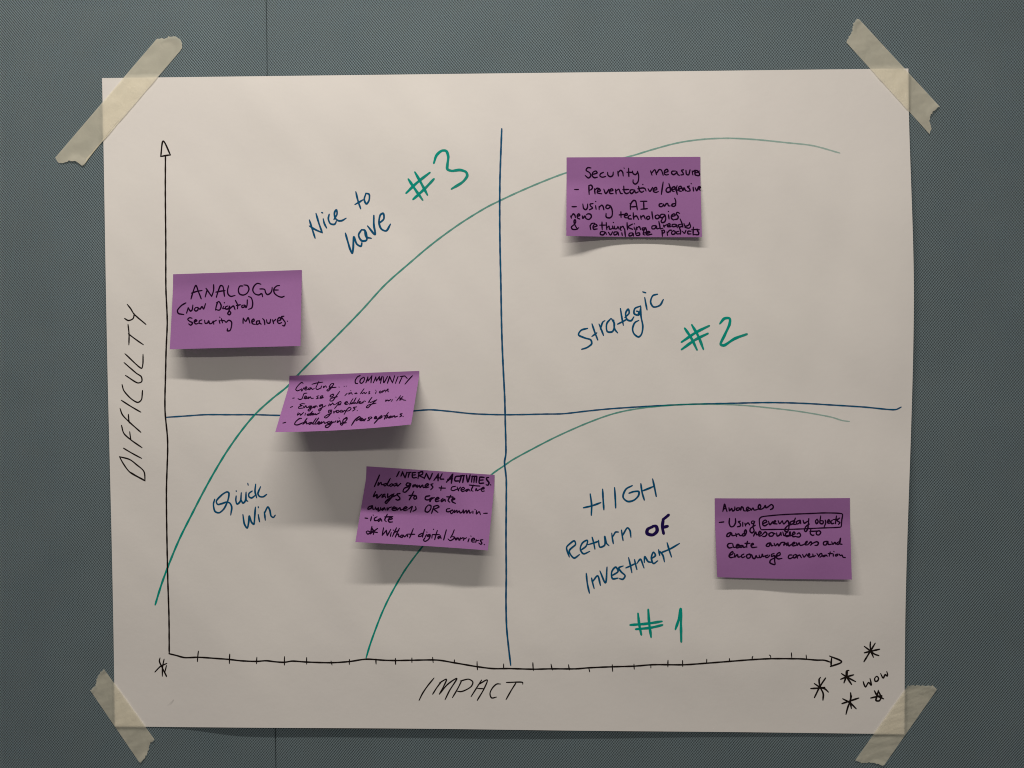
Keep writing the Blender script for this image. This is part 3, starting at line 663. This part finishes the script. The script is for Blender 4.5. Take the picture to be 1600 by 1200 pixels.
# -- note 5
n5 = Note(((1116.8, 778.6), (1328.0, 778.2), (1331.0, 905.5), (1120.8, 901.8)), (0.0070, 0.0070, 0.0095), (0.20, 0.20), -0.40,
          'purple sticky note headed Awareness, in the lower right of the chart', bow=(0.4, 0.8))
M_ = (1115, 775, 12.5); O_ = (1115, 820, 12.5)
n5.line('Awareness', M_, "180,300 200,220 215,160 240,235 262,302;190,252 245,240;300,230 312,290 352,242 372,292 410,270 415,212;500,230 452,240 452,280 500,268 515,232 530,278 545,210 572,225 592,285 622,292;640,272 692,240 672,215 642,240 652,290 700,280;712,240 732,275 770,232 790,272 840,268;840,265 905,240 922,200 898,165 872,210 882,252 925,258 980,230 1010,185 1022,228 1062,212 1130,165 1165,200 1155,240 1110,265", 2.3)
n5.line('- Using everyday objects', M_, "110,515 200,505;312,435 305,530 335,598 388,590 428,520 425,440;522,490 482,502 520,540 520,585 465,600;570,512 570,592;612,530 625,585;627,562 672,525 705,565;792,490 752,490 740,528 778,540 802,490 770,600 790,680 752,720 712,690 722,632 815,570;"
  "960,542 1040,500 1012,470 965,500 962,560 1000,582 1060,545;1072,492 1100,560 1152,500;1160,535 1215,495 1200,480 1165,530 1240,545;1260,482 1290,540 1340,482;1342,482 1370,545 1440,480 1462,500 1472,600 1445,690 1400,690 1395,640 1450,580 1560,540;1567,480 1500,510 1500,550 1550,540 1590,500;1597,430 1560,550 1600,555;1690,470 1622,502 1620,548 1680,520 1690,475 1702,540;1747,472 1770,530 1840,490;1860,440 1848,560 1838,640 1800,695 1775,670 1800,600 1870,545;"
  "2020,450 1990,490 2010,540 2042,500 2022,452;2092,390 2080,530 2130,540 2140,490 2092,480;2180,470 2190,520 2160,600;2230,502 2270,488 2250,460 2225,500 2240,530 2280,525;2322,470 2290,500 2310,540 2350,530;2400,390 2380,540;2340,460 2425,450;2460,430 2412,478 2468,520 2440,552", 2.3)
n5.line('and resources to', M_, "332,710 272,740 257,788 300,788 348,722 362,770 420,768;432,730 450,790;452,752 490,738 512,770 550,772;602,728 562,750 572,780 612,768 642,700 625,660 602,700 612,760;780,782 822,702 842,758 880,742;880,762 930,722 902,690 880,730 892,780 940,768;942,765 1010,702 1042,740 1002,790 960,790;1132,710 1082,740 1092,780 1150,780 1172,732 1132,710 1205,740;1232,720 1242,780 1290,760 1312,712 1322,770;1352,702 1372,768 1410,780;1450,702 1402,740 1422,790 1480,778;1420,775 1490,765 1500,700;1480,702 1492,775 1530,768;1540,762 1592,730 1570,700 1540,740 1550,790 1602,788;1630,742 1670,720 1700,768 1670,800 1618,795;"
  "1900,650 1890,735 1937,770 1960,760;1880,690 2040,682;2040,682 2010,702 2010,748 2057,760 2092,712 2070,682 2040,680", 2.4)
n5.line('create awareness and', O_, "352,360 292,370 270,410 300,450 362,440;372,370 392,438 425,440;440,422 502,400 472,380 442,410 452,450 502,438;562,400 512,412 520,440 562,428 572,400 585,440 625,430;662,320 645,400 650,440;612,362 710,360;740,402 782,380 762,360 732,400 752,440 845,435;"
  "1110,350 1052,370 1027,410 1078,420 1110,355 1132,410 1162,402;1182,360 1202,410 1250,370 1272,410 1320,350 1365,340 1390,345;1390,340 1368,400 1420,360 1432,402 1455,345;1450,342 1472,410 1520,382;1520,392 1590,352 1570,340 1530,380 1550,410 1610,400;1620,352 1632,400 1670,352 1692,400 1750,390;1750,390 1815,350 1828,322 1802,340 1790,388 1838,390;1840,388 1900,332 1918,370 1890,398;1915,375 1955,352 2020,330 2048,358 2020,400 1980,400;"
  "2208,320 2150,340 2148,388 2198,390 2228,322 2240,380 2300,380;2308,332 2328,380 2370,342 2390,380;2440,332 2408,360 2420,385 2460,358 2478,262 2460,368 2508,380", 2.4)
n5.line('encourage conversation', O_, "310,602 380,560 372,522 332,550 302,610 332,640 392,630;412,560 412,630 462,582 482,630 525,620;592,570 542,600 562,640 612,620;692,570 642,600 662,650 710,640 722,592 692,570 750,590;750,590 762,640 800,660 832,600 850,640 885,640;890,590 902,640 940,620 952,572 970,620 1012,602;1062,590 1012,612 1030,640 1080,620 1092,592;1182,560 1132,580 1132,620 1190,600 1192,700 1197,775 1100,740 1112,690 1205,640;1210,622 1300,582 1290,540 1242,570 1222,630 1262,665 1335,655;"
  "1530,590 1478,592 1458,640 1488,660 1540,640;1598,580 1558,600 1558,640 1598,640 1618,590 1598,578;1628,590 1638,650;1638,612 1678,590 1715,640;1738,580 1768,630 1818,570;1828,602 1878,590 1868,560 1838,600 1868,630 1928,620;1938,570 1948,620 1988,600;2018,560 2048,602;2050,622 2078,570 2108,560 2118,600 2078,632;2178,590 2128,612 2158,620 2198,590 2218,612;2278,530 2258,612;2238,562 2318,560;2338,570 2338,612;2348,520;2418,570 2378,590 2388,612 2428,590 2418,570;2448,570 2478,600 2508,590 2528,630 2573,640", 2.3)
write('drawn_box', 'hand-drawn box round the words everyday objects', 'pen', 2.1, M_,
      "930,658 908,610 895,450 930,412 1150,380 1450,358 1800,345 2190,330 2500,345 2518,358 2502,480 2488,600 2430,612 2090,625 1780,640 1500,650 1200,652 930,658", n5.obj, n5.hpx)

# ------------------------------------------------------------------ masking tape
def in_paper(px, py):
    d = 1e9
    for i in range(4):
        (ax, ay), (bx, by) = PC[i], PC[(i + 1) % 4]
        L = math.hypot(bx - ax, by - ay)
        d = min(d, ((bx - ax) * (py - ay) - (by - ay) * (px - ax)) / L)
    return d                                   # signed distance, + inside (px)

def tape(start, end, reg, label, seed):
    """start / end: torn ends as point rows from one long side to the other (photo zoom pixels)"""
    x0, y0, k = reg
    S = [(x0 + x / k, y0 + y / k) for x, y in start]
    T = [(x0 + x / k, y0 + y / k) for x, y in end]
    rg = random.Random(seed)
    def at(P, v):
        L = [0]
        for a, b in zip(P, P[1:]):
            L.append(L[-1] + math.dist(a, b))
        d = v * L[-1]
        for i in range(len(P) - 1):
            if d <= L[i + 1] or i == len(P) - 2:
                f = (d - L[i]) / (L[i + 1] - L[i])
                return (P[i][0] + (P[i + 1][0] - P[i][0]) * f, P[i][1] + (P[i + 1][1] - P[i][1]) * f)
    ph = [rg.uniform(0, 6) for _ in range(4)]
    def fn(s, t):
        a, b = at(S, t), at(T, t)
        px, py = a[0] + (b[0] - a[0]) * s, a[1] + (b[1] - a[1]) * s
        d = in_paper(px, py)
        f = sstep((d + 5.0) / 5.5)
        wr = 0.00009 * (math.sin(s * 40 + t * 5 + ph[0]) + math.sin(s * 23 - t * 7 + ph[1]) + 0.8 * math.sin(s * 71 + t * 11 + ph[3]) * math.sin(t * 9 + s * 13 + ph[1])) + 0.0002
        rag = (math.sin(t * 61 + ph[0] * 9) + math.sin(t * 37 + ph[2] * 5)) * 0.55
        if s in (0, 1):
            px, py = px + rag * 0.7, py + rag
        e = min(s, 1 - s)
        curl = 0.0011 * sstep((0.06 - e) / 0.06) * (0.5 + 0.5 * math.sin(t * 6 + ph[2]))
        return ray(px, py, 0.00035 + f * paper_h(px, py) + wr + curl + 0.0003 * f)
    o = grid('masking_tape', 90, 22, fn, tape_mat, None, 0)
    tag(o, label=label, cat='tape', group='tape strips at the corners of the sheet')
    return o
tape([(345, 985), (362, 1015), (378, 1023), (430, 1006), (470, 1005), (520, 1040), (545, 985), (572, 965)],
     [(975, 248), (1000, 238), (1025, 243), (1060, 228), (1100, 228), (1130, 250), (1140, 280), (1133, 310)],
     (0, 0, 4), 'longest strip of cream masking tape, across the upper left corner of the sheet', 1)
tape([(565, 115), (545, 130), (533, 150), (525, 200), (500, 240), (490, 265)],
     [(1072, 665), (1040, 690), (1018, 715), (1008, 755), (1022, 800), (1010, 838)],
     (1200, 0, 4), 'cream masking tape strip across the upper right corner of the sheet', 2)
tape([(650, 582), (625, 605), (605, 640), (600, 680), (580, 700), (564, 715)],
     [(966, 1022), (935, 1050), (930, 1080), (915, 1120), (895, 1150), (873, 1168)],
     (0, 900, 4), 'dull cream masking tape strip with pointed ends across the lower left corner of the sheet', 3)
tape([(875, 685), (930, 683), (990, 687), (1030, 685), (1057, 708)],
     [(545, 1152), (590, 1170), (640, 1165), (680, 1172), (722, 1188)],
     (1200, 900, 4), 'cream masking tape strip with straight cut top across the lower right corner', 4)
